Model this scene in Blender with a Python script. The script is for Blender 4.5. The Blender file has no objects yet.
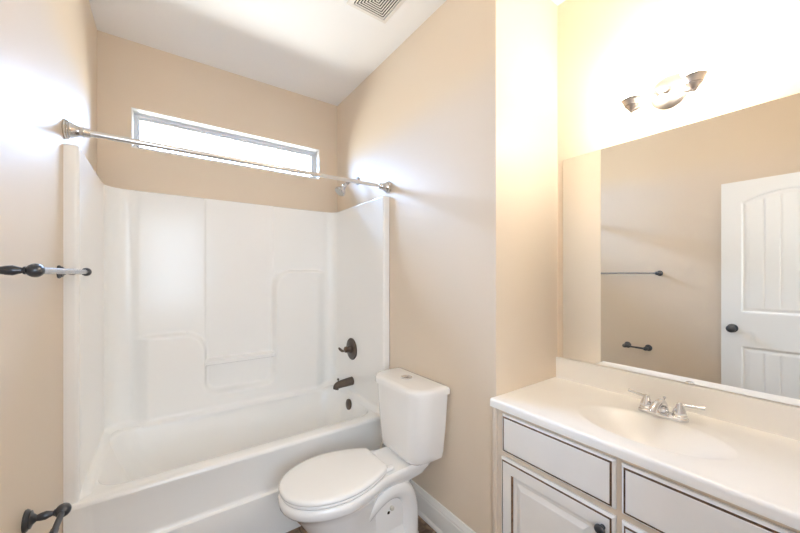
import bpy, bmesh, math, random
from mathutils import Vector, Matrix, noise

S = bpy.context.scene
COL = S.collection
random.seed(4)
PI = math.pi

# ------------------------------------------------------------------ camera
cam_d = bpy.data.cameras.new('camera')
cam = bpy.data.objects.new('camera', cam_d)
COL.objects.link(cam)
cam.location = (0.318, 0.0, 1.3744)
cam.rotation_euler = (PI / 2, 0, -0.6179)
cam_d.sensor_width = 36.0
cam_d.lens = 332.7 / 800 * 36.0
cam_d.shift_y = 0.0096
cam_d.clip_start = 0.01
S.camera = cam

# ------------------------------------------------------------------ sky
SKY_HIGH, SKY_LOW, GROUND = 116.0, 34.0, 30.0
w = bpy.data.worlds.new('sky')
S.world = w
w.use_nodes = True
nt = w.node_tree
nt.nodes.clear()
tc = nt.nodes.new('ShaderNodeTexCoord')
sp = nt.nodes.new('ShaderNodeSeparateXYZ')
mr = nt.nodes.new('ShaderNodeMapRange')
mr.inputs['From Min'].default_value = -0.3
mr.inputs['From Max'].default_value = 0.7
rp = nt.nodes.new('ShaderNodeValToRGB')
e = rp.color_ramp.elements
def grey(v, tint=(1, 1, 1)):
    return (v * tint[0], v * tint[1], v * tint[2], 1)
cool = (0.68, 1.0, 1.58)
e[0].position = 0.28; e[0].color = grey(GROUND, (1.0, 0.98, 0.92))
e[1].position = 1.0; e[1].color = grey(SKY_HIGH, cool)
for pos, v in ((0.33, SKY_LOW), (0.60, SKY_LOW), (0.68, SKY_LOW * 1.5)):
    k = e.new(pos); k.color = grey(v, cool)
bg = nt.nodes.new('ShaderNodeBackground')
out = nt.nodes.new('ShaderNodeOutputWorld')
nt.links.new(tc.outputs['Generated'], sp.inputs[0])
nt.links.new(sp.outputs['Z'], mr.inputs['Value'])
nt.links.new(mr.outputs[0], rp.inputs[0])
nt.links.new(rp.outputs[0], bg.inputs['Color'])
nt.links.new(bg.outputs[0], out.inputs['Surface'])

def area(name, loc, rot, sx, sy, power, col, portal=False):
    d = bpy.data.lights.new(name, 'AREA')
    d.shape = 'RECTANGLE'; d.size = sx; d.size_y = sy
    d.energy = power; d.color = col
    if portal: d.cycles.is_portal = True
    o = bpy.data.objects.new(name, d)
    o.location = loc; o.rotation_euler = rot
    COL.objects.link(o)
    return o
area('window_portal', (0.761, 2.70, 2.277), (-PI / 2, 0, 0), 1.19, 0.23, 1, (1, 1, 1), True)
# added fill panel, unseen in the hall, shining through the doorway behind the camera
HALL_W = 53.0
area('hall_fill', (-0.25, -1.25, 1.55), (PI / 2, 0, 0), 2.2, 1.4, HALL_W, (0.79, 1.0, 1.24))
LAMP = 64.0          # radiance of the glowing lamp glasses
LAMP_COL = (1.0, 0.94, 0.81)

S.view_settings.view_transform = 'Standard'
S.view_settings.look = 'None'
S.view_settings.gamma = 1.0
S.view_settings.exposure = 0.28
S.view_settings.use_curve_mapping = False
S.cycles.use_denoising = True
S.cycles.max_bounces = 14
S.cycles.diffuse_bounces = 8
S.cycles.sample_clamp_indirect = 8.0
S.cycles.caustics_reflective = False
S.cycles.caustics_refractive = False

# ------------------------------------------------------------------ materials
def srgb(r, g, b):
    f = lambda c: (c / 255 / 12.92) if c / 255 <= 0.04045 else ((c / 255 + 0.055) / 1.055) ** 2.4
    return (f(r), f(g), f(b), 1)

def mat(name, col, rough=0.5, metal=0.0, coat=0.0, emit=None, emit_s=0, bump=0.0, bscale=200.0, vary=0.0, vscale=3.0, spec=0.5):
    m = bpy.data.materials.new(name)
    m.use_nodes = True
    n = m.node_tree.nodes; l = m.node_tree.links
    b = n['Principled BSDF']
    b.inputs['Base Color'].default_value = col
    b.inputs['Roughness'].default_value = rough
    b.inputs['Metallic'].default_value = metal
    b.inputs['Coat Weight'].default_value = coat
    b.inputs['Coat Roughness'].default_value = 0.06
    b.inputs['Specular IOR Level'].default_value = spec
    if emit:
        b.inputs['Emission Color'].default_value = (*emit, 1)
        b.inputs['Emission Strength'].default_value = emit_s
    t = n.new('ShaderNodeTexCoord')
    if bump:
        x = n.new('ShaderNodeTexNoise'); x.inputs['Scale'].default_value = bscale
        l.new(t.outputs['Object'], x.inputs['Vector'])
        bp = n.new('ShaderNodeBump'); bp.inputs['Strength'].default_value = bump
        bp.inputs['Distance'].default_value = 0.002
        l.new(x.outputs['Fac'], bp.inputs['Height']); l.new(bp.outputs[0], b.inputs['Normal'])
    if vary:
        x = n.new('ShaderNodeTexNoise'); x.inputs['Scale'].default_value = vscale
        x.inputs['Detail'].default_value = 5
        l.new(t.outputs['Object'], x.inputs['Vector'])
        r = n.new('ShaderNodeValToRGB')
        r.color_ramp.elements[0].position = 0.35
        r.color_ramp.elements[1].position = 0.65
        r.color_ramp.elements[0].color = (*[c * (1 - vary) for c in col[:3]], 1)
        r.color_ramp.elements[1].color = (*[min(1, c * (1 + vary)) for c in col[:3]], 1)
        l.new(x.outputs['Fac'], r.inputs[0]); l.new(r.outputs[0], b.inputs['Base Color'])
    return m

M = {}
M['wall'] = mat('beige_paint', srgb(227, 212, 193), 0.42, bump=0.08, bscale=260, spec=0.35)
M['ceiling'] = mat('white_ceiling_paint', srgb(248, 248, 249), 0.75, bump=0.1, bscale=180, spec=0.2)
M['trim'] = mat('white_trim_paint', srgb(238, 236, 232), 0.35)
M['door'] = mat('white_door_paint', srgb(240, 240, 238), 0.32)
M['vinyl'] = mat('grey_white_vinyl', srgb(226, 229, 232), 0.4)
M['acrylic'] = mat('white_acrylic', srgb(247, 246, 244), 0.19, spec=0.45)
M['porcelain'] = mat('white_porcelain', srgb(248, 247, 246), 0.10, coat=0.6)
M['seat'] = mat('white_seat_plastic', srgb(246, 245, 244), 0.2)
M['marble'] = mat('cultured_marble', srgb(251, 249, 246), 0.30, coat=0.1, vary=0.012, vscale=5)
M['cabinet'] = mat('antique_white_cabinet', srgb(228, 214, 198), 0.4, vary=0.02, vscale=9)
M['frontp'] = mat('antique_white_front', srgb(243, 240, 237), 0.38, vary=0.012, vscale=9)
M['glaze'] = mat('brown_glaze', srgb(120, 90, 68), 0.5, vary=0.35, vscale=60)
M['chrome'] = mat('chrome', (0.74, 0.74, 0.76, 1), 0.10, 1.0)
M['nickel'] = mat('brushed_nickel', (0.50, 0.46, 0.44, 1), 0.40, 1.0)
M['rod'] = mat('satin_rod', (0.80, 0.78, 0.76, 1), 0.28, 1.0)
M['flange'] = mat('polished_flange', (0.62, 0.60, 0.58, 1), 0.15, 1.0)
M['bronze'] = mat('dark_bronze', srgb(104, 92, 84), 0.30, 0.8)
M['black'] = mat('dark_gunmetal', srgb(88, 90, 95), 0.28, 0.8)
M['barm'] = mat('towel_bar_metal', srgb(172, 172, 176), 0.25, 0.9)
M['mirror'] = mat('mirror_silver', (0.93, 0.94, 0.93, 1), 0.0, 1.0)
M['mirror_edge'] = mat('mirror_edge', srgb(150, 140, 110), 0.3)
M['vent'] = mat('vent_plastic', srgb(236, 233, 229), 0.5)
M['recessdark'] = mat('painted_recess_shade', srgb(30, 26, 22), 0.9)  # near-black colour that paints the shade inside slots and holes
M['hose'] = mat('white_hose', srgb(236, 232, 224), 0.4)
M['rubber'] = mat('pale_jet', srgb(205, 200, 190), 0.5)
M['lamp'] = mat('frosted_lamp_glass', (0.95, 0.93, 0.9, 1), 0.3, emit=LAMP_COL, emit_s=LAMP)

def glass_mat():
    m = bpy.data.materials.new('window_glass'); m.use_nodes = True
    n = m.node_tree.nodes; l = m.node_tree.links; n.clear()
    o = n.new('ShaderNodeOutputMaterial'); mx = n.new('ShaderNodeMixShader')
    t = n.new('ShaderNodeBsdfTransparent'); g = n.new('ShaderNodeBsdfGlossy')
    g.inputs['Roughness'].default_value = 0.02
    t.inputs['Color'].default_value = (0.96, 0.98, 0.98, 1)
    f = n.new('ShaderNodeFresnel'); f.inputs['IOR'].default_value = 1.45
    l.new(f.outputs[0], mx.inputs[0]); l.new(t.outputs[0], mx.inputs[1]); l.new(g.outputs[0], mx.inputs[2])
    l.new(mx.outputs[0], o.inputs['Surface'])
    return m
M['glass'] = glass_mat()

def floor_mat():
    m = bpy.data.materials.new('brown_stone_vinyl'); m.use_nodes = True
    n = m.node_tree.nodes; l = m.node_tree.links
    b = n['Principled BSDF']; b.inputs['Roughness'].default_value = 0.4
    t = n.new('ShaderNodeTexCoord')
    x = n.new('ShaderNodeTexNoise'); x.inputs['Scale'].default_value = 14; x.inputs['Detail'].default_value = 9
    x.inputs['Distortion'].default_value = 1.2
    r = n.new('ShaderNodeValToRGB')
    r.color_ramp.elements[0].position = 0.3; r.color_ramp.elements[0].color = srgb(74, 58, 46)
    r.color_ramp.elements[1].position = 0.72; r.color_ramp.elements[1].color = srgb(176, 150, 126)
    k = r.color_ramp.elements.new(0.5); k.color = srgb(120, 98, 80)
    br = n.new('ShaderNodeTexBrick'); br.inputs['Scale'].default_value = 1.0
    br.inputs['Brick Width'].default_value = 0.305; br.inputs['Row Height'].default_value = 0.305
    br.inputs['Mortar Size'].default_value = 0.003; br.offset = 0
    br.inputs['Color1'].default_value = (1, 1, 1, 1); br.inputs['Color2'].default_value = (0.9, 0.9, 0.9, 1)
    br.inputs['Mortar'].default_value = (0.6, 0.56, 0.5, 1)
    mx = n.new('ShaderNodeMix'); mx.data_type = 'RGBA'; mx.blend_type = 'MULTIPLY'; mx.inputs[0].default_value = 1
    l.new(t.outputs['Object'], x.inputs['Vector']); l.new(t.outputs['Object'], br.inputs['Vector'])
    l.new(x.outputs['Fac'], r.inputs[0]); l.new(r.outputs[0], mx.inputs[6]); l.new(br.outputs['Color'], mx.inputs[7])
    l.new(mx.outputs[2], b.inputs['Base Color'])
    return m
M['floor'] = floor_mat()

# ------------------------------------------------------------------ helpers
def V(*a): return Vector(a)
def lerp(a, b, t): return a + (b - a) * t
def sstep(a, b, x):
    if a == b: return 0.0 if x < a else 1.0
    t = max(0.0, min(1.0, (x - a) / (b - a)))
    return t * t * (3 - 2 * t)

def build(name, bm, mats, parent=None, smooth=True, angle=35, recalc=True):
    if recalc: bmesh.ops.recalc_face_normals(bm, faces=bm.faces[:])
    me = bpy.data.meshes.new(name)
    bm.to_mesh(me); bm.free()
    if not isinstance(mats, (list, tuple)): mats = [mats]
    for m in mats: me.materials.append(M[m])
    if smooth:
        for p in me.polygons: p.use_smooth = True
        me.set_sharp_from_angle(angle=math.radians(angle))
    o = bpy.data.objects.new(name, me)
    COL.objects.link(o)
    if parent:
        # meshes are written in world space; keep them there under a moved parent
        d = Vector(parent['_base']) if '_base' in parent else Vector((0, 0, 0))
        me.transform(Matrix.Translation(-d))
        o['_base'] = tuple(d)
        o.parent = parent
    return o

def thing(name, label, cat, loc=(0, 0, 0), group=None):
    o = bpy.data.objects.new(name, None)
    o.empty_display_size = 0.05
    o.location = loc
    o['_base'] = tuple(loc)
    o['label'] = label; o['category'] = cat
    if group: o['group'] = group
    COL.objects.link(o)
    return o

def tag(o, label, cat, group=None):
    o['label'] = label; o['category'] = cat
    if group: o['group'] = group
    return o

def struct(name, bm, mats, parent=None, **k):
    o = build(name, bm, mats, parent, **k)
    if not parent: o['kind'] = 'structure'
    return o

def add_box(bm, a, b, bevel=0.0, seg=2, mi=0):
    r = bmesh.ops.create_cube(bm, size=1)
    vs = r['verts']
    for v in vs:
        v.co = Vector([lerp(a[i], b[i], v.co[i] + 0.5) for i in range(3)])
    fs = list({f for v in vs for f in v.link_faces})
    for f in fs: f.material_index = mi
    if bevel:
        es = list({ed for v in vs for ed in v.link_edges})
        bmesh.ops.bevel(bm, geom=es, offset=bevel, segments=seg, profile=0.5, affect='EDGES')

def loft(bm, rings, cap0=True, cap1=True, close=True, mi=0):
    R = [[bm.verts.new(p) for p in r] for r in rings]
    n = len(R[0])
    for a, b in zip(R, R[1:]):
        for i in range(n if close else n - 1):
            j = (i + 1) % n
            f = bm.faces.new((a[i], a[j], b[j], b[i])); f.material_index = mi
    if cap0: bm.faces.new(list(reversed(R[0]))).material_index = mi
    if cap1: bm.faces.new(R[-1]).material_index = mi
    return R

def frame_of(d):
    d = d.normalized()
    up = Vector((0, 0, 1)) if abs(d.z) < 0.95 else Vector((0, 1, 0))
    x = d.cross(up).normalized(); y = x.cross(d).normalized()
    return x, y

def add_lathe(bm, prof, origin, axis, seg=32, mi=0, cap=True):
    """prof: list of (distance along axis, radius)"""
    ax = Vector(axis).normalized(); x, y = frame_of(ax); o = Vector(origin)
    rings = []
    for t, r in prof:
        r = max(r, 0.0002)
        rings.append([o + ax * t + (x * math.cos(2 * PI * i / seg) + y * math.sin(2 * PI * i / seg)) * r for i in range(seg)])
    loft(bm, rings, cap, cap, mi=mi)

def catmull(pts, per=8):
    pts = [Vector(p) for p in pts]
    P = [pts[0] * 2 - pts[1]] + pts + [pts[-1] * 2 - pts[-2]]
    o = []
    for i in range(1, len(P) - 2):
        for k in range(per):
            t = k / per
            a, b, c, d = P[i - 1], P[i], P[i + 1], P[i + 2]
            o.append(0.5 * ((2 * b) + (c - a) * t + (2 * a - 5 * b + 4 * c - d) * t * t + (3 * b - a - 3 * c + d) * t ** 3))
    o.append(pts[-1])
    return o

def add_tube(bm, pts, rad, seg=14, per=8, smooth=True, scale=(1, 1), mi=0):
    p = catmull(pts, per) if smooth else [Vector(q) for q in pts]
    n = len(p)
    if not isinstance(rad, (list, tuple)): rr = [rad] * n
    else:
        rr = []
        for i in range(n):
            t = i / (n - 1) * (len(rad) - 1); k = min(int(t), len(rad) - 2)
            rr.append(lerp(rad[k], rad[k + 1], t - k))
    x = None; rings = []
    for i in range(n):
        d = (p[min(i + 1, n - 1)] - p[max(i - 1, 0)]).normalized()
        if x is None: x, y = frame_of(d)
        else:
            x = (x - d * x.dot(d)).normalized(); y = x.cross(d)
        rings.append([p[i] + (x * math.cos(2 * PI * k / seg) * scale[0] + y * math.sin(2 * PI * k / seg) * scale[1]) * rr[i] for k in range(seg)])
    loft(bm, rings, mi=mi)

def add_grid(bm, fn, nu, nv, mi=0):
    g = [[bm.verts.new(fn(i / nu, j / nv)) for j in range(nv + 1)] for i in range(nu + 1)]
    for i in range(nu):
        for j in range(nv):
            bm.faces.new((g[i][j], g[i + 1][j], g[i + 1][j + 1], g[i][j + 1])).material_index = mi
    return g

def add_bands(bm, P, U0, U1, V0, V1, bands, fill=True):
    """concentric mitred rectangles. P(u, v, d) -> point; bands: (inset, depth, material of the face reached FROM the previous)"""
    prev = None
    for ins, d, mi in bands:
        c = [P(U0 + ins, V0 + ins, d), P(U1 - ins, V0 + ins, d), P(U1 - ins, V1 - ins, d), P(U0 + ins, V1 - ins, d)]
        c = [bm.verts.new(q) for q in c]
        if prev:
            for i in range(4):
                j = (i + 1) % 4
                bm.faces.new((prev[i], prev[j], c[j], c[i])).material_index = mi
        prev = c
    if fill: bm.faces.new(prev).material_index = bands[-1][2]

def resample(poly, n):
    L = [0]
    for a, b in zip(poly, poly[1:]): L.append(L[-1] + (b - a).length)
    o = []; k = 0
    for i in range(n):
        s = L[-1] * i / (n - 1)
        while k < len(L) - 2 and L[k + 1] < s: k += 1
        t = (s - L[k]) / max(1e-9, L[k + 1] - L[k])
        o.append(poly[k].lerp(poly[k + 1], t))
    return o

def rrect(cx, cy, hx, hy, r, n=8):
    """rounded rectangle outline (x, y)"""
    o = []
    rs = r if isinstance(r, (list, tuple)) else [r] * 4
    for q, (sx, sy) in enumerate(((1, 1), (-1, 1), (-1, -1), (1, -1))):
        rq = rs[q]
        for k in range(n + 1):
            a = PI / 2 * (q + k / n)
            o.append((cx + sx * (hx - rq) + rq * math.cos(a), cy + sy * (hy - rq) + rq * math.sin(a)))
    return o

# ------------------------------------------------------------------ room constants
W = 1.524            # left wall x = 0, plumbing wall x = W
XM = 2.031           # vanity wall
YB = 2.62            # window wall
YP = 0.96            # end of the plumbing wall
YF = -0.045          # wall with the doorway
HC = 2.806           # ceiling
WX0, WX1, WZ0, WZ1 = 0.156, 1.366, 2.152, 2.400

# ------------------------------------------------------------------ setting
bm = bmesh.new(); add_box(bm, (-1.6, -1.7, -0.1), (2.4, 2.85, 0.0)); struct('floor', bm, 'floor', smooth=False)
bm = bmesh.new(); add_box(bm, (-1.6, -1.7, HC), (2.4, 2.85, HC + 0.1)); struct('ceiling', bm, 'ceiling', smooth=False)
bm = bmesh.new(); add_box(bm, (-0.12, YF - 0.115, 0), (0, 2.85, HC)); add_box(bm, (-1.6, YF - 0.115, 0), (-0.12, YF, HC)); struct('wall_left', bm, 'wall', smooth=False)
bm = bmesh.new(); add_box(bm, (XM, -1.7, 0), (XM + 0.12, YP + 0.1, HC)); struct('wall_vanity_side', bm, 'wall', smooth=False)
bm = bmesh.new(); add_box(bm, (W, YP, 0), (XM, 2.85, HC)); struct('wall_right', bm, 'wall', smooth=False)
# window wall with its opening
bm = bmesh.new()
for a, b in (((0, YB, 0), (WX0, YB + 0.15, HC)), ((WX1, YB, 0), (W, YB + 0.15, HC)),
             ((WX0, YB, 0), (WX1, YB + 0.15, WZ0)), ((WX0, YB, WZ1), (WX1, YB + 0.15, HC))):
    add_box(bm, a, b)
struct('wall_back', bm, 'wall', smooth=False)
# doorway wall
DX0, DX1, DZ = 0.125, 0.85, 2.10
bm = bmesh.new()
for a, b in (((0, YF - 0.115, 0), (DX0, YF, HC)), ((DX1, YF - 0.115, 0), (XM, YF, HC)), ((DX0, YF - 0.115, DZ), (DX1, YF, HC))):
    add_box(bm, a, b)
struct('wall_front', bm, 'wall', smooth=False)
bm = bmesh.new(); add_box(bm, (-1.6, -1.7, 0), (XM, -1.58, HC)); add_box(bm, (-1.6, -1.58, 0), (-1.48, YF - 0.115, HC)); struct('wall_hall', bm, 'wall', smooth=False)

# baseboards
def baseboard(name, p0, p1, nrm):
    prof = [(0, 0), (0.0215, 0), (0.0215, 0.012), (0.017, 0.022), (0.0145, 0.026), (0.0145, 0.108), (0.012, 0.114), (0.0125, 0.122), (0.009, 0.132), (0.006, 0.140), (0.005, 0.148), (0, 0.15)]
    bm = bmesh.new(); n = Vector(nrm)
    rings = [[Vector(p) + n * d + Vector((0, 0, z)) for d, z in prof] for p in (p0, p1)]
    loft(bm, rings)
    struct(name, bm, 'trim', angle=20)
baseboard('baseboard_right', (W, YP + 0.005, 0), (W, 1.795, 0), (-1, 0, 0))
baseboard('baseboard_left', (0, YF, 0), (0, 1.795, 0), (1, 0, 0))

# window: white drywall return, grey vinyl frame, pane
wn = bpy.data.objects.new('window_1', None); wn['_base'] = (0, 0, 0); wn['kind'] = 'structure'; COL.objects.link(wn)
bm = bmesh.new()
Pw = lambda u, v, d: V(u, YB - d, v)
add_bands(bm, Pw, WX0, WX1, WZ0, WZ1, [(0.0, -0.001, 0), (0.0, 0.002, 0), (0.006, 0.002, 0), (0.008, -0.02, 0), (0.009, -0.075, 0)], fill=False)
build('window_return', bm, 'trim', wn, smooth=False)
bm = bmesh.new()
add_bands(bm, Pw, WX0, WX1, WZ0, WZ1, [(0.003, -0.12, 0), (0.003, -0.066, 0), (0.012, -0.066, 0), (0.012, -0.072, 0), (0.026, -0.072, 0), (0.028, -0.085, 0), (0.038, -0.085, 0), (0.038, -0.12, 0)], fill=False)
build('window_frame', bm, 'vinyl', wn, smooth=False)
bm = bmesh.new(); add_box(bm, (WX0 + 0.03, YB + 0.094, WZ0 + 0.03), (WX1 - 0.03, YB + 0.098, WZ1 - 0.03))
build('window_pane', bm, 'glass', wn, smooth=False)

# open door leaf lying along the left wall
dr = bpy.data.objects.new('door_1', None); dr['_base'] = (0, 0, 0); dr['kind'] = 'structure'; COL.objects.link(dr)
DY0, DY1, DT, DXF = -0.036, 0.676, 2.088, 0.120
def panel_profile(s):
    # s: distance inside the panel edge
    if s <= 0: return 0.0
    if s < 0.010: return -0.009 * sstep(0, 0.010, s)
    if s < 0.016: return -0.009
    if s < 0.036: return lerp(-0.009, -0.0035, sstep(0.016, 0.036, s))
    return -0.0035
def door_depth(y, z):
    yc = (DY0 + DY1) / 2; hw = (DY1 - DY0) / 2 - 0.112
    ax = hw - abs(y - yc)
    # lower panel
    s1 = min(ax, z - 0.235, 0.822 - z)
    # arched upper panel
    chord, rise = hw, 0.070
    R = (chord ** 2 + rise ** 2) / (2 * rise)
    zc = 1.92 + rise - R
    s2 = min(ax, z - 1.085, (R - math.hypot(y - yc, z - zc)) if z > zc else 1)
    s = max(s1, s2)
    d = panel_profile(s)
    if s > 0.036:
        q = (y - yc) / 0.083
        f = abs(q - round(q - 0.5) - 0.5) * 0.083
        d -= 0.003 * (1 - sstep(0.001, 0.006, f))
    return d
bm = bmesh.new()
NU, NV = 150, 330
zb = 0.012
g = add_grid(bm, lambda u, v: V(DXF + door_depth(lerp(DY0, DY1, u), lerp(zb, DT, v)), lerp(DY0, DY1, u), lerp(zb, DT, v)), NU, NV)
bd = [g[i][0] for i in range(NU + 1)] + [g[NU][j] for j in range(1, NV + 1)] + [g[i][NV] for i in range(NU - 1, -1, -1)] + [g[0][j] for j in range(NV - 1, 0, -1)]
bk = [bm.verts.new((DXF - 0.035, v.co.y, v.co.z)) for v in bd]
n = len(bd)
for i in range(n):
    bm.faces.new((bd[i], bd[(i + 1) % n], bk[(i + 1) % n], bk[i]))
bm.faces.new(bk)
build('door_leaf', bm, 'door', dr, angle=40)
for sgn, x0 in ((1, DXF), (-1, DXF - 0.035)):
    bm = bmesh.new()
    kk = 1.0 if sgn > 0 else 0.78
    add_lathe(bm, [(t * kk, r) for t, r in [(0, 0.033), (0.004, 0.033), (0.008, 0.026), (0.012, 0.013), (0.032, 0.012), (0.038, 0.019), (0.047, 0.027), (0.056, 0.029), (0.064, 0.026), (0.069, 0.016), (0.071, 0.001)]], (x0, 0.612, 0.955), (sgn, 0, 0))
    build('door_knob', bm, 'black', dr)
for z in (0.25, 1.05, 1.85):
    bm = bmesh.new(); add_lathe(bm, [(0, 0.006), (0.09, 0.006)], (DXF + 0.005, DY0 - 0.004, z), (0, 0, 1), 12)
    build('hinge', bm, 'black', dr)
# casing round the doorway, room side
bm = bmesh.new()
for a, b in (((DX1, YF, 0), (DX1 + 0.06, YF + 0.016, DZ + 0.06)), ((DX0, YF, DZ), (DX1, YF + 0.016, DZ + 0.06))):
    add_box(bm, a, b, 0.004)
add_box(bm, (DX1 - 0.018, YF - 0.115, 0), (DX1, YF, DZ)); add_box(bm, (DX0, YF - 0.115, DZ - 0.018), (DX1 - 0.018, YF, DZ))
struct('trim_1', bm, 'trim')

# ------------------------------------------------------------------ bathtub with its one-piece surround
TZ = 0.470       # rim
TF = 1.795       # apron front
tub = thing('bathtub', 'white acrylic bathtub with moulded shower surround below the long high window', 'bathtub', (0.762, 2.2, 0))
XL, XR, YK = 0.045, 1.476, 2.575
ST = 1.877
CR = 0.105
def outline():
    """inside outline of the surround, from the left front edge round the back to the right front edge: (x, y, nx, ny)"""
    o = [(0.0004, 1.812, 0, -1), (0.030, 1.812, 0, -1)]
    for k in range(1, 6):
        a = PI / 2 * k / 6
        o.append((0.030 + 0.015 * math.sin(a), 1.827 - 0.015 * math.cos(a), math.sin(a), -math.cos(a)))
    ny = 26
    for i in range(ny):
        o.append((XL, lerp(1.827, YK - CR, i / (ny - 1)), 1, 0))
    for k in range(1, 14):
        a = PI / 2 * k / 14
        o.append((XL + CR - CR * math.cos(a), YK - CR + CR * math.sin(a), math.cos(a), -math.sin(a)))
    nx = 250
    for i in range(nx):
        o.append((lerp(XL + CR, XR - 0.06, i / (nx - 1)), YK, 0, -1))
    for k in range(1, 12):
        a = PI / 2 * k / 12
        o.append((XR - 0.06 + 0.06 * math.sin(a), YK - 0.06 + 0.06 * math.cos(a), -math.sin(a), -math.cos(a)))
    for i in range(ny):
        o.append((XR, lerp(YK - 0.06, 1.827, i / (ny - 1)), -1, 0))
    for k in range(1, 6):
        a = PI / 2 * k / 6
        o.append((XR + 0.015 - 0.015 * math.cos(a), 1.827 - 0.015 * math.sin(a), -math.cos(a), -math.sin(a)))
    o += [(1.492, 1.812, 0, -1), (1.521, 1.812, 0, -1)]
    return o
def smax(a, b, k):
    h = max(k - abs(a - b), 0) / k
    return max(a, b) + h * h * k * 0.25
def smin(a, b, k): return -smax(-a, -b, k)
def relief(x, z):
    """how far the moulded ledges stand out of the back panel"""
    # signed distances, positive inside
    left = smin(0.546 - x, 0.994 - z, 0.15)
    right = smin(x - 0.984, 1.400 - z, 0.15)
    bottom = 0.585 - z
    d = smax(smax(left, right, 0.02), bottom, 0.09)
    p = 0.064 * sstep(-0.016, 0.016, d)
    # fade of the blocks at the corners
    fade = sstep(0.152, 0.25, x) * (1 - sstep(1.29, 1.414, x))
    p = p * fade
    # upper left and upper right panels stand slightly proud of the centre
    p = max(p, 0.011 * (1 - sstep(0.540, 0.552, x)) * sstep(0.152, 0.20, x), 0.009 * sstep(0.976, 0.988, x) * (1 - sstep(1.37, 1.414, x)))
    # ledge bar in the niche
    if 0.54 < x < 0.99:
        p = max(p, 0.046 * sstep(0.758, 0.770, z) * (1 - sstep(0.795, 0.806, z)))
    return p
OUT = outline()
NZ = 235
bm = bmesh.new()
cols = []
for (x, y, nx, ny) in OUT:
    c = []
    for j in range(NZ + 1):
        z = lerp(TZ - 0.006, ST, j / NZ)
        p = relief(x, z) if y > YK - 0.001 else 0
        # foot of the wall flares out into the tub ledge
        f = 0.035 * (1 - sstep(TZ - 0.006, TZ + 0.035, z)) ** 2 if y > 1.85 else 0
        c.append(bm.verts.new((x + nx * (p + f), y + ny * (p + f), z)))
    # rounded top lip back to the wall
    for dd, dz in ((0.003, 0.005), (0.010, 0.008), (0.030, 0.008), (0.036, 0.006)):
        q = dd if y > 1.83 else dd * 0.6
        c.append(bm.verts.new((min(max(x - nx * q, 0.002), W - 0.002), min(y - ny * q, YB - 0.002), ST + dz)))
    cols.append(c)
for a, b in zip(cols, cols[1:]):
    for j in range(len(a) - 1):
        bm.faces.new((a[j], b[j], b[j + 1], a[j + 1]))
build('surround', bm, 'acrylic', tub, angle=50)

# tub shell: rim, basin
bm = bmesh.new()
NT = 40
def ring(x0, x1, y0, y1, r, z):
    return [V(px, py, z) for px, py in rrect((x0 + x1) / 2, (y0 + y1) / 2, (x1 - x0) / 2, (y1 - y0) / 2, r, NT // 2)]
rings = [ring(0.003, 1.521, TF, 2.60, 0.004, TZ - 0.016),
         ring(0.003, 1.521, TF + 0.002, 2.60, 0.005, TZ - 0.008),
         ring(0.004, 1.520, TF + 0.007, 2.60, 0.006, TZ - 0.002),
         ring(0.005, 1.519, TF + 0.014, 2.60, 0.008, TZ),
         ring(0.069, 1.458, TF + 0.072, 2.506, 0.12, TZ - 0.0005),
         ring(0.075, 1.452, TF + 0.079, 2.499, 0.12, TZ - 0.003),
         ring(0.080, 1.447, TF + 0.084, 2.494, 0.12, TZ - 0.009),
         ring(0.084, 1.444, TF + 0.087, 2.490, 0.12, TZ - 0.022),
         ring(0.125, 1.428, TF + 0.098, 2.478, 0.14, TZ - 0.12),
         ring(0.170, 1.412, TF + 0.115, 2.462, 0.15, TZ - 0.22),
         ring(0.215, 1.390, TF + 0.135, 2.440, 0.15, TZ - 0.30),
         ring(0.250, 1.365, TF + 0.160, 2.415, 0.14, TZ - 0.335),
         ring(0.300, 1.330, TF + 0.200, 2.375, 0.12, TZ - 0.348)]
loft(bm, rings, cap0=False, cap1=True)
build('basin', bm, 'acrylic', tub, angle=60)
# apron: slightly hollow upper face, a ledge, then a proud lower face
bm = bmesh.new()
prof = [(TF, TZ - 0.016), (TF + 0.001, TZ - 0.03), (TF + 0.007, TZ - 0.05), (TF + 0.011, TZ - 0.10), (TF + 0.012, 0.262), (TF + 0.011, 0.250), (TF + 0.007, 0.244),
        (TF - 0.002, 0.2405), (TF - 0.005, 0.237), (TF - 0.006, 0.230), (TF - 0.004, 0.12), (TF - 0.002, 0.0)]
xs = [0.003, 0.03, 0.05, 0.062, 0.075] + [lerp(0.09, 1.43, i / 20) for i in range(21)] + [1.445, 1.46, 1.475, 1.495, 1.521]
gr = []
for x in xs:
    col = []
    for y, z in prof:
        # the ends of the apron run out into flat columns, along a slanted edge
        sl = 0.058 + (TZ - z) * 0.10
        k = sstep(sl - 0.012, sl + 0.012, x) * (1 - sstep(1.524 - sl - 0.012, 1.524 - sl + 0.012, x))
        col.append(bm.verts.new((x, lerp(TF, y, k), z)))
    gr.append(col)
for a, b in zip(gr, gr[1:]):
    for j in range(len(prof) - 1):
        bm.faces.new((a[j], b[j], b[j + 1], a[j + 1]))
# hidden sides of the shell down to the floor
for col, x in ((gr[0], 0.003), (gr[-1], 1.521)):
    t = bm.verts.new((x, 2.60, TZ - 0.016)); b = bm.verts.new((x, 2.60, 0))
    bm.faces.new(col + [b, t])
build('apron', bm, 'acrylic', tub, angle=30, recalc=True)
bm = bmesh.new()
add_lathe(bm, [(0, 0.030), (0.004, 0.030), (0.006, 0.022), (0.006, 0.0)], (1.20, 2.19, TZ - 0.348), (0, 0, 1), 24)
build('drain', bm, 'bronze', tub)

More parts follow.
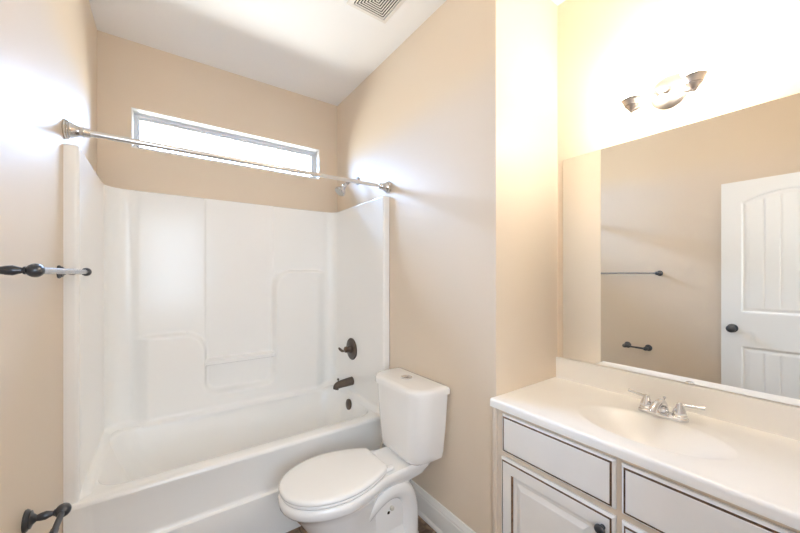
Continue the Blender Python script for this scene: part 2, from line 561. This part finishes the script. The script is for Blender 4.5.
# overflow plate on the end of the basin
bm = bmesh.new()
add_lathe(bm, [(-0.012, 0.036), (0.004, 0.039), (0.008, 0.038), (0.011, 0.031), (0.012, 0.010), (0.013, 0.0)], (1.4365, 2.225, 0.412), (-1, 0, 0.10), 28)
o = build('overflow_plate', bm, 'bronze')
tag(o, 'small round dark bronze overflow plate inside the bathtub below the spout', 'overflow plate')

# tub spout
t = thing('tub_spout', 'dark bronze tub spout on the white surround above the tub rim', 'tub spout', (XR, 2.25, 0.572))
bm = bmesh.new()
add_lathe(bm, [(0, 0.031), (0.006, 0.032), (0.010, 0.029), (0.014, 0.027)], (XR, 2.25, 0.572), (-1, 0, 0), 28)
add_tube(bm, [(XR - 0.012, 2.25, 0.572), (XR - 0.05, 2.25, 0.569), (XR - 0.085, 2.25, 0.566), (XR - 0.112, 2.25, 0.562), (XR - 0.128, 2.25, 0.553), (XR - 0.134, 2.25, 0.534)],
         [0.031, 0.030, 0.028, 0.026, 0.023, 0.020], 22)
build('spout', bm, 'bronze', t)
bm = bmesh.new()
add_lathe(bm, [(0, 0.004), (0.016, 0.004), (0.018, 0.008), (0.024, 0.009), (0.028, 0.006), (0.029, 0)], (XR - 0.112, 2.25, 0.582), (-0.15, 0, 1), 16)
build('diverter_knob', bm, 'bronze', t)

# valve
VY, VZ = 2.255, 0.812
t = thing('shower_valve', 'dark bronze round shower valve plate with lever above the tub spout', 'valve', (XR, VY, VZ))
bm = bmesh.new(); add_lathe(bm, [(-0.002, 0.080), (0.004, 0.082), (0.008, 0.078), (0.011, 0.060), (0.014, 0.040), (0.016, 0.030)], (XR, VY, VZ), (-1, 0, 0), 40)
build('trim_plate', bm, 'bronze', t)
bm = bmesh.new()
add_lathe(bm, [(0.012, 0.030), (0.022, 0.029), (0.028, 0.022), (0.040, 0.020), (0.046, 0.024), (0.056, 0.022), (0.062, 0.014), (0.064, 0)], (XR, VY, VZ), (-1, 0, 0), 28)
build('valve_hub', bm, 'bronze', t)
bm = bmesh.new()
add_tube(bm, [(XR - 0.046, VY, VZ), (XR - 0.055, VY + 0.02, VZ - 0.012), (XR - 0.064, VY + 0.038, VZ - 0.014), (XR - 0.072, VY + 0.055, VZ - 0.004), (XR - 0.076, VY + 0.068, VZ + 0.004)], [0.011, 0.008, 0.010, 0.010, 0.006], 14)
build('lever', bm, 'bronze', t)

# shower head
t = thing('wall_shower', 'chrome shower head on a bent arm above the surround behind the curtain rod', 'shower head', (W, 2.25, 2.083))
bm = bmesh.new(); add_lathe(bm, [(0, 0.030), (0.004, 0.029), (0.010, 0.022), (0.014, 0.012)], (W, 2.25, 2.083), (-1, 0, 0), 24)
build('flange', bm, 'nickel', t)
bm = bmesh.new(); add_tube(bm, [(W - 0.005, 2.25, 2.083), (W - 0.04, 2.25, 2.082), (W - 0.075, 2.25, 2.066), (W - 0.105, 2.25, 2.036)], 0.0105, 16)
build('shower_arm', bm, 'nickel', t)
bm = bmesh.new()
sd = Vector((-0.62, 0, -0.78)).normalized(); so = V(W - 0.105, 2.25, 2.036)
add_lathe(bm, [(-0.008, 0.013), (0.012, 0.014), (0.018, 0.018), (0.026, 0.016), (0.032, 0.020), (0.050, 0.034), (0.062, 0.041), (0.074, 0.042), (0.078, 0.038)], so, sd, 28)
build('head', bm, 'chrome', t)
bm = bmesh.new()
add_lathe(bm, [(0.0775, 0.037), (0.081, 0.034), (0.081, 0.0)], so, sd, 28)
sx, sy = frame_of(sd)
for rr, cnt in ((0.012, 6), (0.024, 12)):
    for k in range(cnt):
        a = 2 * PI * k / cnt
        add_lathe(bm, [(0.080, 0.0022), (0.0835, 0.0016)], so + (sx * math.cos(a) + sy * math.sin(a)) * rr, sd, 8)
build('spray_face', bm, 'rubber', t)

# curtain rod
RY, RZ = 1.826, 1.944
t = thing('shower_curtain_rod', 'long straight metal shower curtain rod spanning the tub from wall to wall', 'curtain rod', (0.762, RY, RZ))
bm = bmesh.new(); add_lathe(bm, [(0.004, 0.0125), (W - 0.60, 0.0125), (W - 0.597, 0.0108), (W - 0.004, 0.0108)], (0, RY, RZ), (1, 0, 0), 24)
build('rod', bm, 'rod', t)
for x, s in ((0, 1), (W, -1)):
    bm = bmesh.new()
    add_lathe(bm, [(0, 0.038), (0.004, 0.039), (0.008, 0.035), (0.011, 0.036), (0.015, 0.030), (0.020, 0.031), (0.032, 0.024), (0.050, 0.019), (0.056, 0.021), (0.060, 0.018), (0.074, 0.016), (0.078, 0.0125)], (x, RY, RZ), (s, 0, 0), 32)
    build('end_flange', bm, 'flange', t)

# ------------------------------------------------------------------ toilet
TY = 1.462
toilet = thing('toilet', 'white two-piece toilet with closed lid between the bathtub and the vanity', 'toilet', (1.15, TY, 0))
def TP(u, v, z): return V(W - u, TY + v, z)
def egg(pts, z, n=44, du=0.0, per=10):
    """pts: half outline (u, v) from the front tip to the back centre"""
    half = resample(catmull([Vector((u, v, 0)) for u, v in pts], per), n)
    half[0].y = 0; half[-1].y = 0
    r = [TP(p.x + du, p.y, z) for p in half] + [TP(p.x + du, -p.y, z) for p in half[-2:0:-1]]
    return r
def bowl_half(uf, uc, wmax, un, wn, ub, wb):
    p = []
    for k in range(0, 10):
        a = PI / 2 * k / 9
        p.append((uc + (uf - uc) * math.cos(a), wmax * math.sin(a) ** 0.94))
    um = lerp(uc, un, 0.5)
    p += [(um, lerp(wmax, wn, 0.42)), (un, wn), (lerp(un, ub, 0.6), lerp(wn, wb, 0.6)), (ub + 0.03, wb), (ub + 0.008, wb * 0.93), (ub, wb * 0.75), (ub, wb * 0.3), (ub, 0)]
    return p
LV = [ # z, uf, uc, wmax, un, wn, ub, wb
    (0.400, 0.777, 0.538, 0.168, 0.310, 0.108, 0.050, 0.100),
    (0.402, 0.790, 0.538, 0.180, 0.310, 0.118, 0.045, 0.110),
    (0.396, 0.799, 0.538, 0.187, 0.310, 0.124, 0.040, 0.116),
    (0.384, 0.802, 0.538, 0.190, 0.310, 0.126, 0.040, 0.118),
    (0.362, 0.798, 0.538, 0.187, 0.310, 0.124, 0.040, 0.116),
    (0.348, 0.786, 0.538, 0.178, 0.310, 0.116, 0.050, 0.108),
    (0.335, 0.767, 0.528, 0.164, 0.310, 0.105, 0.080, 0.110),
    (0.300, 0.737, 0.518, 0.150, 0.330, 0.085, 0.130, 0.075),
    (0.250, 0.702, 0.508, 0.136, 0.330, 0.072, 0.150, 0.062),
    (0.190, 0.667, 0.498, 0.120, 0.330, 0.066, 0.150, 0.060),
    (0.120, 0.644, 0.488, 0.108, 0.330, 0.070, 0.140, 0.066),
    (0.060, 0.640, 0.488, 0.108, 0.320, 0.092, 0.120, 0.090),
    (0.025, 0.648, 0.488, 0.114, 0.320, 0.108, 0.110, 0.106),
    (0.000, 0.650, 0.488, 0.116, 0.320, 0.110, 0.110, 0.108)]
bm = bmesh.new()
loft(bm, [egg(bowl_half(*l[1:]), l[0]) for l in LV])
# cast trapway: an arch standing out on both sides of the pedestal
for s in (1, -1):
    pth = [(0.545, 0.060), (0.50, 0.13), (0.43, 0.215), (0.345, 0.275), (0.265, 0.292), (0.195, 0.262), (0.160, 0.19), (0.155, 0.10), (0.165, 0.0)]
    pts = [TP(u, s * 0.058, z) for u, z in pth]
    add_tube(bm, pts, [0.030, 0.038, 0.046, 0.050, 0.050, 0.050, 0.050, 0.052, 0.060], 20, 6)
    # web inside the arch
    web = [(0.50, 0.0), (0.47, 0.12), (0.40, 0.21), (0.30, 0.26), (0.22, 0.24), (0.18, 0.16), (0.17, 0.0)]
    a = [TP(u, s * 0.02, z) for u, z in web]; b = [TP(u, s * 0.078, z) for u, z in web]
    loft(bm, [a, b])
build('bowl', bm, 'porcelain', toilet, angle=50)
for s in (1, -1):
    bm = bmesh.new()
    add_lathe(bm, [(0, 0.011), (0.010, 0.011), (0.014, 0.008), (0.015, 0)], TP(0.275, s * 0.078, 0.205), (0, s, 0), 16)
    build('bolt_cap', bm, 'rubber', toilet)
    bm = bmesh.new()
    add_lathe(bm, [(-0.004, 0.008), (0.0008, 0.008), (0.001, 0)], TP(0.292, s * 0.078, 0.186), (0, s, 0), 16)  # flat dark disc on the web, painting the shade of a hole
    h = build('bolt_hole_shade', bm, 'recessdark', toilet); h['label'] = 'small dark disc, painted shade of a bolt hole'
# seat and lid
def lid_half(uf, wmax, ub, wb, uc=0.560):
    p = []
    for k in range(0, 12):
        a = PI / 2 * k / 11
        p.append((uc + (uf - uc) * math.cos(a), wmax * math.sin(a) ** 0.93))
    for k in range(1, 6):
        t = k / 6
        p.append((lerp(uc, ub, t), lerp(wmax, wb, t ** 1.9)))
    p += [(ub + 0.004, wb), (ub, wb - 0.010), (ub, wb * 0.5), (ub, 0)]
    return p
bm = bmesh.new()
loft(bm, [egg(lid_half(0.794 - i, 0.186 - i, 0.315 + i * 0.5, 0.104 - i * 0.5), z) for i, z in ((0.014, 0.403), (0.004, 0.405), (0.001, 0.411), (0.003, 0.417), (0.014, 0.4195))])
build('seat', bm, 'seat', toilet, angle=60)
bm = bmesh.new()
loft(bm, [egg(lid_half(0.798 - i, 0.189 - i, 0.312 + i * 0.5, 0.106 - i * 0.5), z) for i, z in ((0.010, 0.421), (0.002, 0.4225), (0.000, 0.428), (0.003, 0.436), (0.010, 0.441), (0.024, 0.4435), (0.06, 0.4445))])
build('lid', bm, 'seat', toilet, angle=60)
for s in (1, -1):
    bm = bmesh.new()
    add_box(bm, TP(0.322, s * 0.084 - 0.014, 0.401), TP(0.270, s * 0.084 + 0.014, 0.420), 0.006, 3)
    build('hinge', bm, 'seat', toilet)
# tank
def tank_ring(z, hw, u0, u1, rf, ins=0.0):
    cy = (u0 + u1) / 2
    pts = rrect(cy, 0, (u1 - u0) / 2 - ins, hw - ins, [max(rf - ins, 0.004), 0.018, 0.018, max(rf - ins, 0.004)], 8)
    o = []
    for u, v in pts:
        # bowed front
        if u > cy: u += 0.024 * (1 - (v / hw) ** 2)
        o.append(TP(u, v, z))
    return o
bm = bmesh.new()
loft(bm, [tank_ring(0.404, 0.140, 0.03, 0.175, 0.05, 0.02), tank_ring(0.410, 0.165, 0.022, 0.186, 0.055, 0.01), tank_ring(0.424, 0.182, 0.018, 0.187, 0.075), tank_ring(0.46, 0.190, 0.016, 0.192, 0.08),
          tank_ring(0.60, 0.206, 0.014, 0.199, 0.085), tank_ring(0.74, 0.217, 0.013, 0.204, 0.085), tank_ring(0.765, 0.218, 0.013, 0.204, 0.085)])
build('tank', bm, 'porcelain', toilet, angle=50)
bm = bmesh.new()
loft(bm, [tank_ring(0.762, 0.226, 0.008, 0.212, 0.088, 0.004), tank_ring(0.764, 0.228, 0.006, 0.214, 0.09), tank_ring(0.786, 0.229, 0.006, 0.215, 0.09), tank_ring(0.795, 0.229, 0.006, 0.215, 0.09, 0.004),
          tank_ring(0.801, 0.229, 0.006, 0.215, 0.09, 0.012), tank_ring(0.804, 0.229, 0.006, 0.215, 0.09, 0.03)])
build('tank_lid', bm, 'porcelain', toilet, angle=50)
bm = bmesh.new()
add_lathe(bm, [(0, 0.032), (0.004, 0.032), (0.006, 0.027), (0.004, 0.024), (0.004, 0)], TP(0.112, 0.015, 0.8035), (0, 0, 1), 28)
add_box(bm, TP(0.112 - 0.018, 0.015 - 0.0006, 0.8075), TP(0.112 + 0.018, 0.015 + 0.0006, 0.8092))
b = build('flush_button', bm, 'chrome', toilet); b['label'] = 'round chrome flush button'
bm = bmesh.new()
add_tube(bm, [TP(0.10, 0.15, 0.412), TP(0.10, 0.17, 0.385), TP(0.115, 0.235, 0.37), TP(0.12, 0.27, 0.30), TP(0.08, 0.29, 0.22), TP(0.03, 0.285, 0.19)], 0.006, 10)
build('supply_hose', bm, 'hose', toilet)
bm = bmesh.new()
add_lathe(bm, [(0, 0.026), (0.004, 0.025), (0.008, 0.010), (0.030, 0.009), (0.032, 0.013), (0.050, 0.013), (0.052, 0)], TP(0.0, 0.285, 0.185), (-1, 0, 0), 18)
build('stop_valve', bm, 'chrome', toilet)

# ------------------------------------------------------------------ vanity
VY0, VY1 = -0.040, 0.955
CF = 1.503          # face of the cabinet frame
CZ = 0.7985          # underside of the top
van = thing('vanity_cabinet', 'antique white vanity cabinet with brown glazed lines under the sink top', 'cabinet', (1.77, 0.46, 0))
bm = bmesh.new()
# face frame: stiles and rails round the openings, with side, bottom and toe kick
y_div = 0.462
add_box(bm, (CF, VY0, 0.09), (CF + 0.02, 0.02, CZ), 0.001, 1)
add_box(bm, (CF, 0.893, 0.09), (CF + 0.02, 0.935, CZ), 0.001, 1)
add_box(bm, (CF, 0.435, 0.09), (CF + 0.02, 0.488, CZ), 0.001, 1)
for z0, z1 in ((0.09, 0.125), (0.595, 0.632), (0.765, CZ)):
    add_box(bm, (CF, 0.02, z0), (CF + 0.02, 0.435, z1), 0.0008, 1)
    add_box(bm, (CF, 0.488, z0), (CF + 0.02, 0.893, z1), 0.0008, 1)
add_box(bm, (CF + 0.02, VY0, 0.0), (XM - 0.002, VY0 + 0.016, CZ - 0.002))
add_box(bm, (CF + 0.02, VY1 - 0.018, 0.0), (XM - 0.002, VY1 - 0.002, CZ - 0.002))
add_box(bm, (CF + 0.02, VY0 + 0.016, 0.09), (XM - 0.002, VY1 - 0.018, 0.106))
add_box(bm, (CF + 0.06, VY0 + 0.016, 0.0), (CF + 0.075, VY1 - 0.018, 0.09))
add_box(bm, (XM - 0.008, VY0 + 0.016, 0.106), (XM - 0.002, VY1 - 0.018, CZ - 0.002))
build('carcass', bm, 'cabinet', van, smooth=False)
bm = bmesh.new(); add_box(bm, (CF - 0.004, 0.936, 0.0), (CF + 0.018, 0.9595, CZ), 0.003, 2)
o = build('scribe_strip', bm, 'cabinet', van)
PX = lambda u, v, d: V(CF - d, u, v)
def dfront(y0, y1, z0, z1, name):
    bm = bmesh.new()
    add_bands(bm, PX, y0, y1, z0, z1, [(0, 0.001, 0), (0, 0.010, 0), (0.004, 0.015, 0), (0.0075, 0.017, 0), (0.0085, 0.0125, 1), (0.0125, 0.0125, 1), (0.0135, 0.019, 1), (0.016, 0.020, 0)])
    return build(name, bm, ['frontp', 'glaze'], van, smooth=False)
dfront(0.467, 0.901, 0.623, 0.783, 'drawer_front')
dfront(0.016, 0.449, 0.623, 0.781, 'drawer_front')
def cdoor(y0, y1, z0, z1, ky):
    bm = bmesh.new()
    add_bands(bm, PX, y0, y1, z0, z1, [(0, 0.001, 0), (0, 0.009, 0), (0.005, 0.015, 0), (0.0085, 0.016, 0), (0.0095, 0.012, 1), (0.0125, 0.012, 1), (0.0135, 0.019, 1), (0.016, 0.020, 0),
                                      (0.055, 0.020, 0), (0.057, 0.013, 1), (0.0595, 0.011, 1), (0.068, 0.010, 0), (0.078, 0.010, 0), (0.096, 0.0175, 0), (0.100, 0.018, 0)])
    d = build('cabinet_door', bm, ['frontp', 'glaze'], van, smooth=False)
    bm = bmesh.new()
    add_lathe(bm, [(0, 0.008), (0.003, 0.008), (0.006, 0.0055), (0.013, 0.006), (0.017, 0.013), (0.022, 0.0165), (0.027, 0.016), (0.031, 0.011), (0.032, 0)], (CF - 0.019, ky, 0.553), (-1, 0, 0), 24)
    k = build('knob', bm, 'black', d); k['label'] = 'dark round metal knob'
cdoor(0.467, 0.906, 0.105, 0.600, 0.500)
cdoor(0.016, 0.449, 0.105, 0.600, 0.418)

# sink top
top = thing('sink_top', 'glossy cream vanity top with moulded oval sink basin and backsplash', 'sink top', (1.75, 0.46, 0.8))
SX, SY, SA, SB = 1.716, 0.456, 0.144, 0.232
TX0, TX1, TYA, TYB = 1.482, XM - 0.002, VY0 - 0.002, 0.9585
CT = 0.831
def top_z(x, y):
    r = math.hypot((x - SX) / SA, (y - SY) / SB)
    z = 0.0
    if r < 1: z = -0.092 * (1 - r ** 2.0) ** 1.5 if r < 1 else 0
    z -= 0.0022 * sstep(1.30, 1.0, r)
    # slight raised drip edge along the front
    z += 0.001 * (1 - sstep(TX0 + 0.012, TX0 + 0.035, x))
    z += 0.0025 * sstep(TYB - 0.045, TYB - 0.025, y) * (1 - sstep(TX0 + 0.012, TX0 + 0.035, x)) * 0
    return CT + z
bm = bmesh.new()
nxg, nyg = 110, 200
edge = [(0.000, -0.0335), (0.000, -0.012), (0.001, -0.006), (0.004, -0.0015), (0.009, 0.0)]
rows = []
ys = [lerp(TYA, TYB, j / nyg) for j in range(nyg + 1)]
rows.append([bm.verts.new((TX0 + 0.03, y, CT - 0.034)) for y in ys])
for dx, dz in edge[:-1]:
    rows.append([bm.verts.new((TX0 + dx, y, CT + 0.001 + dz)) for y in ys])
for i in range(nxg + 1):
    x = lerp(TX0 + 0.009, TX1, i / nxg)
    rows.append([bm.verts.new((x, y, top_z(x, y))) for y in ys])
rows.append([bm.verts.new((TX1, y, CT - 0.034)) for y in ys])
for a, b in zip(rows, rows[1:]):
    for j in range(nyg):
        bm.faces.new((a[j], a[j + 1], b[j + 1], b[j]))
for j in (0, nyg):
    bm.faces.new([r[j] for r in rows])
build('countertop', bm, 'marble', top, angle=50)
bm = bmesh.new(); add_box(bm, (XM - 0.022, TYA, CT - 0.004), (XM - 0.002, TYB, 0.9365), 0.003, 3)
build('backsplash', bm, 'marble', top)
bm = bmesh.new(); add_lathe(bm, [(0, 0.020), (0.003, 0.021), (0.005, 0.016), (0.005, 0.012), (0.008, 0.010), (0.009, 0)], (SX, SY, CT - 0.0955), (0, 0, 1), 24)
build('drain', bm, 'chrome', top)

# faucet
FX, FY, FZ = 1.888, 0.460, CT
f = thing('faucet', 'small chrome two-handle faucet with lever handles behind the sink basin', 'faucet', (FX, FY, FZ))
bm = bmesh.new()
rg = []
for z, ins in ((-0.001, 0.0), (0.008, 0.0), (0.012, 0.003), (0.015, 0.010)):
    rg.append([V(px, py, FZ + z) for px, py in rrect(FX, FY, 0.027 - ins, 0.079 - ins, 0.0265 - ins, 8)])
loft(bm, rg)
build('base_plate', bm, 'chrome', f)
bm = bmesh.new()
add_tube(bm, [(FX + 0.004, FY, FZ + 0.010), (FX, FY, FZ + 0.035), (FX - 0.020, FY, FZ + 0.053), (FX - 0.055, FY, FZ + 0.056), (FX - 0.092, FY, FZ + 0.046), (FX - 0.104, FY, FZ + 0.034)], [0.020, 0.018, 0.0155, 0.0135, 0.0125, 0.011], 20)
build('spout', bm, 'chrome', f)
bm = bmesh.new(); add_lathe(bm, [(0, 0.0025), (0.045, 0.0025), (0.047, 0.005), (0.053, 0.0055), (0.056, 0)], (FX + 0.022, FY, FZ + 0.012), (0, 0, 1), 14)
build('pop_up_rod', bm, 'chrome', f)
for s in (1, -1):
    bm = bmesh.new()
    add_lathe(bm, [(0.010, 0.0235), (0.018, 0.0235), (0.021, 0.020), (0.026, 0.021), (0.034, 0.019), (0.046, 0.014), (0.055, 0.010), (0.060, 0.0095), (0.064, 0.006), (0.065, 0)], (FX, FY + s * 0.052, FZ), (0, 0, 1), 26)
    h = build('handle', bm, 'chrome', f)
    bm = bmesh.new()
    add_tube(bm, [(FX, FY + s * 0.050, FZ + 0.055), (FX + 0.006, FY + s * 0.075, FZ + 0.057), (FX + 0.012, FY + s * 0.100, FZ + 0.058), (FX + 0.017, FY + s * 0.120, FZ + 0.059)], [0.006, 0.0048, 0.0045, 0.0062], 12)
    build('lever', bm, 'chrome', h)

# mirror
bm = bmesh.new()
MY0, MY1, MZ0, MZ1 = -0.035, 0.927, 0.938, 1.972
add_box(bm, (XM - 0.006, MY0, MZ0), (XM - 0.0005, MY1, MZ1), 0, mi=1)
for fc in bm.faces:
    if fc.normal.x < -0.9 or abs(fc.calc_center_median().x - (XM - 0.006)) < 1e-5: fc.material_index = 0
o = build('mirror', bm, ['mirror', 'mirror_edge'], smooth=False)
tag(o, 'large frameless wall mirror above the sink top reflecting the white door', 'mirror')

# ------------------------------------------------------------------ vanity light
LY, LZ = 0.478, 2.130
vl = thing('vanity_light', 'brushed nickel two-lamp wall light glowing above the mirror', 'wall light', (XM, LY, LZ))
bm = bmesh.new()
add_lathe(bm, [(0, 0.066), (0.006, 0.067), (0.010, 0.062), (0.014, 0.063), (0.020, 0.056), (0.026, 0.038), (0.030, 0.016), (0.036, 0.011), (0.042, 0.008), (0.044, 0)], (XM, LY, LZ), (-1, 0, 0), 40)
build('backplate', bm, 'nickel', vl)
for s in (1, -1):
    cx, cy, cz = XM - 0.150, 0.462 + s * 0.099, 2.047
    bm = bmesh.new()
    add_tube(bm, [(XM - 0.018, LY + s * 0.030, LZ - 0.008), (XM - 0.055, LY + s * 0.034, LZ - 0.004), (XM - 0.100, LY + s * 0.038 - 0.006, LZ - 0.030), (XM - 0.130, LY + s * 0.058 - 0.010, LZ - 0.066), (XM - 0.145, LY + s * 0.082 - 0.015, LZ - 0.082), (cx, cy, cz - 0.002)], 0.0062, 14)
    build('arm', bm, 'nickel', vl)
    bm = bmesh.new()
    add_lathe(bm, [(-0.012, 0.001), (-0.010, 0.006), (-0.003, 0.008), (0.0, 0.012), (0.006, 0.014), (0.010, 0.019), (0.016, 0.021), (0.018, 0.025), (0.028, 0.027), (0.038, 0.032), (0.044, 0.036), (0.042, 0.034), (0.030, 0.024), (0.014, 0.016)], (cx, cy, cz), (0, 0, 1), 30)
    build('lamp_cup', bm, 'nickel', vl)
    bm = bmesh.new()
    add_lathe(bm, [(0.020, 0.012), (0.034, 0.025), (0.050, 0.034), (0.075, 0.042), (0.100, 0.050), (0.120, 0.060), (0.118, 0.058), (0.098, 0.047), (0.074, 0.039), (0.050, 0.030), (0.036, 0.018)], (cx, cy, cz), (0, 0, 1), 32)
    b = build('glass_shade', bm, 'lamp', vl); b['label'] = 'glowing frosted glass shade'

# ------------------------------------------------------------------ ceiling vent
t = thing('ceiling_vent', 'square white exhaust fan grille of concentric louvres on the ceiling', 'vent', (1.232, 1.467, HC))
PC = lambda u, v, d: V(u, v, HC - d)
VX0, VX1, VYA, VYB = 1.104, 1.348, 1.350, 1.594
bm = bmesh.new()
add_bands(bm, PC, VX0, VX1, VYA, VYB, [(0, 0.0005, 0), (0.001, 0.006, 0), (0.006, 0.011, 0), (0.026, 0.013, 0), (0.027, 0.004, 0)], fill=False)
build('vent_frame', bm, 'vent', t, smooth=False)
bm = bmesh.new()
add_bands(bm, PC, VX0 + 0.02, VX1 - 0.02, VYA + 0.02, VYB - 0.02, [(0, 0.006, 0), (0.01, 0.006, 0)])
build('slot_shade_sheet', bm, 'recessdark', t, smooth=False)  # flat dark sheet behind the louvres, slot shade put into its colour
for k in range(7):
    a = 0.0325 + k * 0.0132
    bm = bmesh.new()
    bands = [(a, 0.0105, 0), (a, 0.0125, 0), (a + 0.0064, 0.0125, 0), (a + 0.0064, 0.0105, 0), (a, 0.0105, 0)]
    add_bands(bm, PC, VX0, VX1, VYA, VYB, bands, fill=False)
    build('louvre', bm, 'vent', t, smooth=False)

# ------------------------------------------------------------------ towel bar
def post(parent, y, z, xo, flr=0.024, bulb=0.0175):
    bm = bmesh.new()
    add_lathe(bm, [(0, flr), (0.004, flr * 1.04), (0.008, flr * 0.92), (0.010, flr * 0.80), (0.013, flr * 0.82), (0.017, flr * 0.5), (0.024, 0.0085), (0.032, 0.0105), (0.042, 0.0115), (0.050, 0.0085), (xo - 0.020, 0.0065), (xo - 0.018, 0.009), (xo - 0.015, 0.009)], (0, y, z), (1, 0, 0), 28)
    bs = [(-bulb * 1.0, 0.0)] + [(-bulb * math.cos(PI * k / 12), bulb * 0.92 * math.sin(PI * k / 12)) for k in range(1, 12)] + [(bulb, 0)]
    add_lathe(bm, bs, (xo, y, z), (0, 1, 0), 24)
    return build('post', bm, 'black', parent)
TBX, TBZ, TB0, TB1 = 0.077, 1.383, 1.112, 1.735
t = thing('towel_bar', 'long dark metal towel bar on the left wall beside the bathtub', 'towel bar', (0, (TB0 + TB1) / 2, TBZ))
post(t, TB0, TBZ, TBX); post(t, TB1, TBZ, TBX)
bm = bmesh.new(); add_lathe(bm, [(0, 0.0085), (TB1 - TB0 - 0.02, 0.0085)], (TBX, TB0 + 0.01, TBZ), (0, 1, 0), 20)
build('bar', bm, 'barm', t)
PXO, PZ, P0, P1 = 0.077, 0.680, 1.200, 1.372
t = thing('toilet_paper_holder', 'empty dark metal toilet paper holder low on the left wall', 'toilet paper holder', (0, (P0 + P1) / 2, PZ))
post(t, P0, PZ, PXO, 0.029, 0.020); post(t, P1, PZ, PXO, 0.029, 0.020)
bm = bmesh.new(); add_lathe(bm, [(0, 0.009), (0.07, 0.009), (0.0705, 0.0075), (P1 - P0 - 0.02, 0.0075)], (PXO, P0 + 0.01, PZ), (0, 1, 0), 18)
build('roller', bm, 'black', t)

for o in bpy.data.objects:
    if '_base' in o: del o['_base']
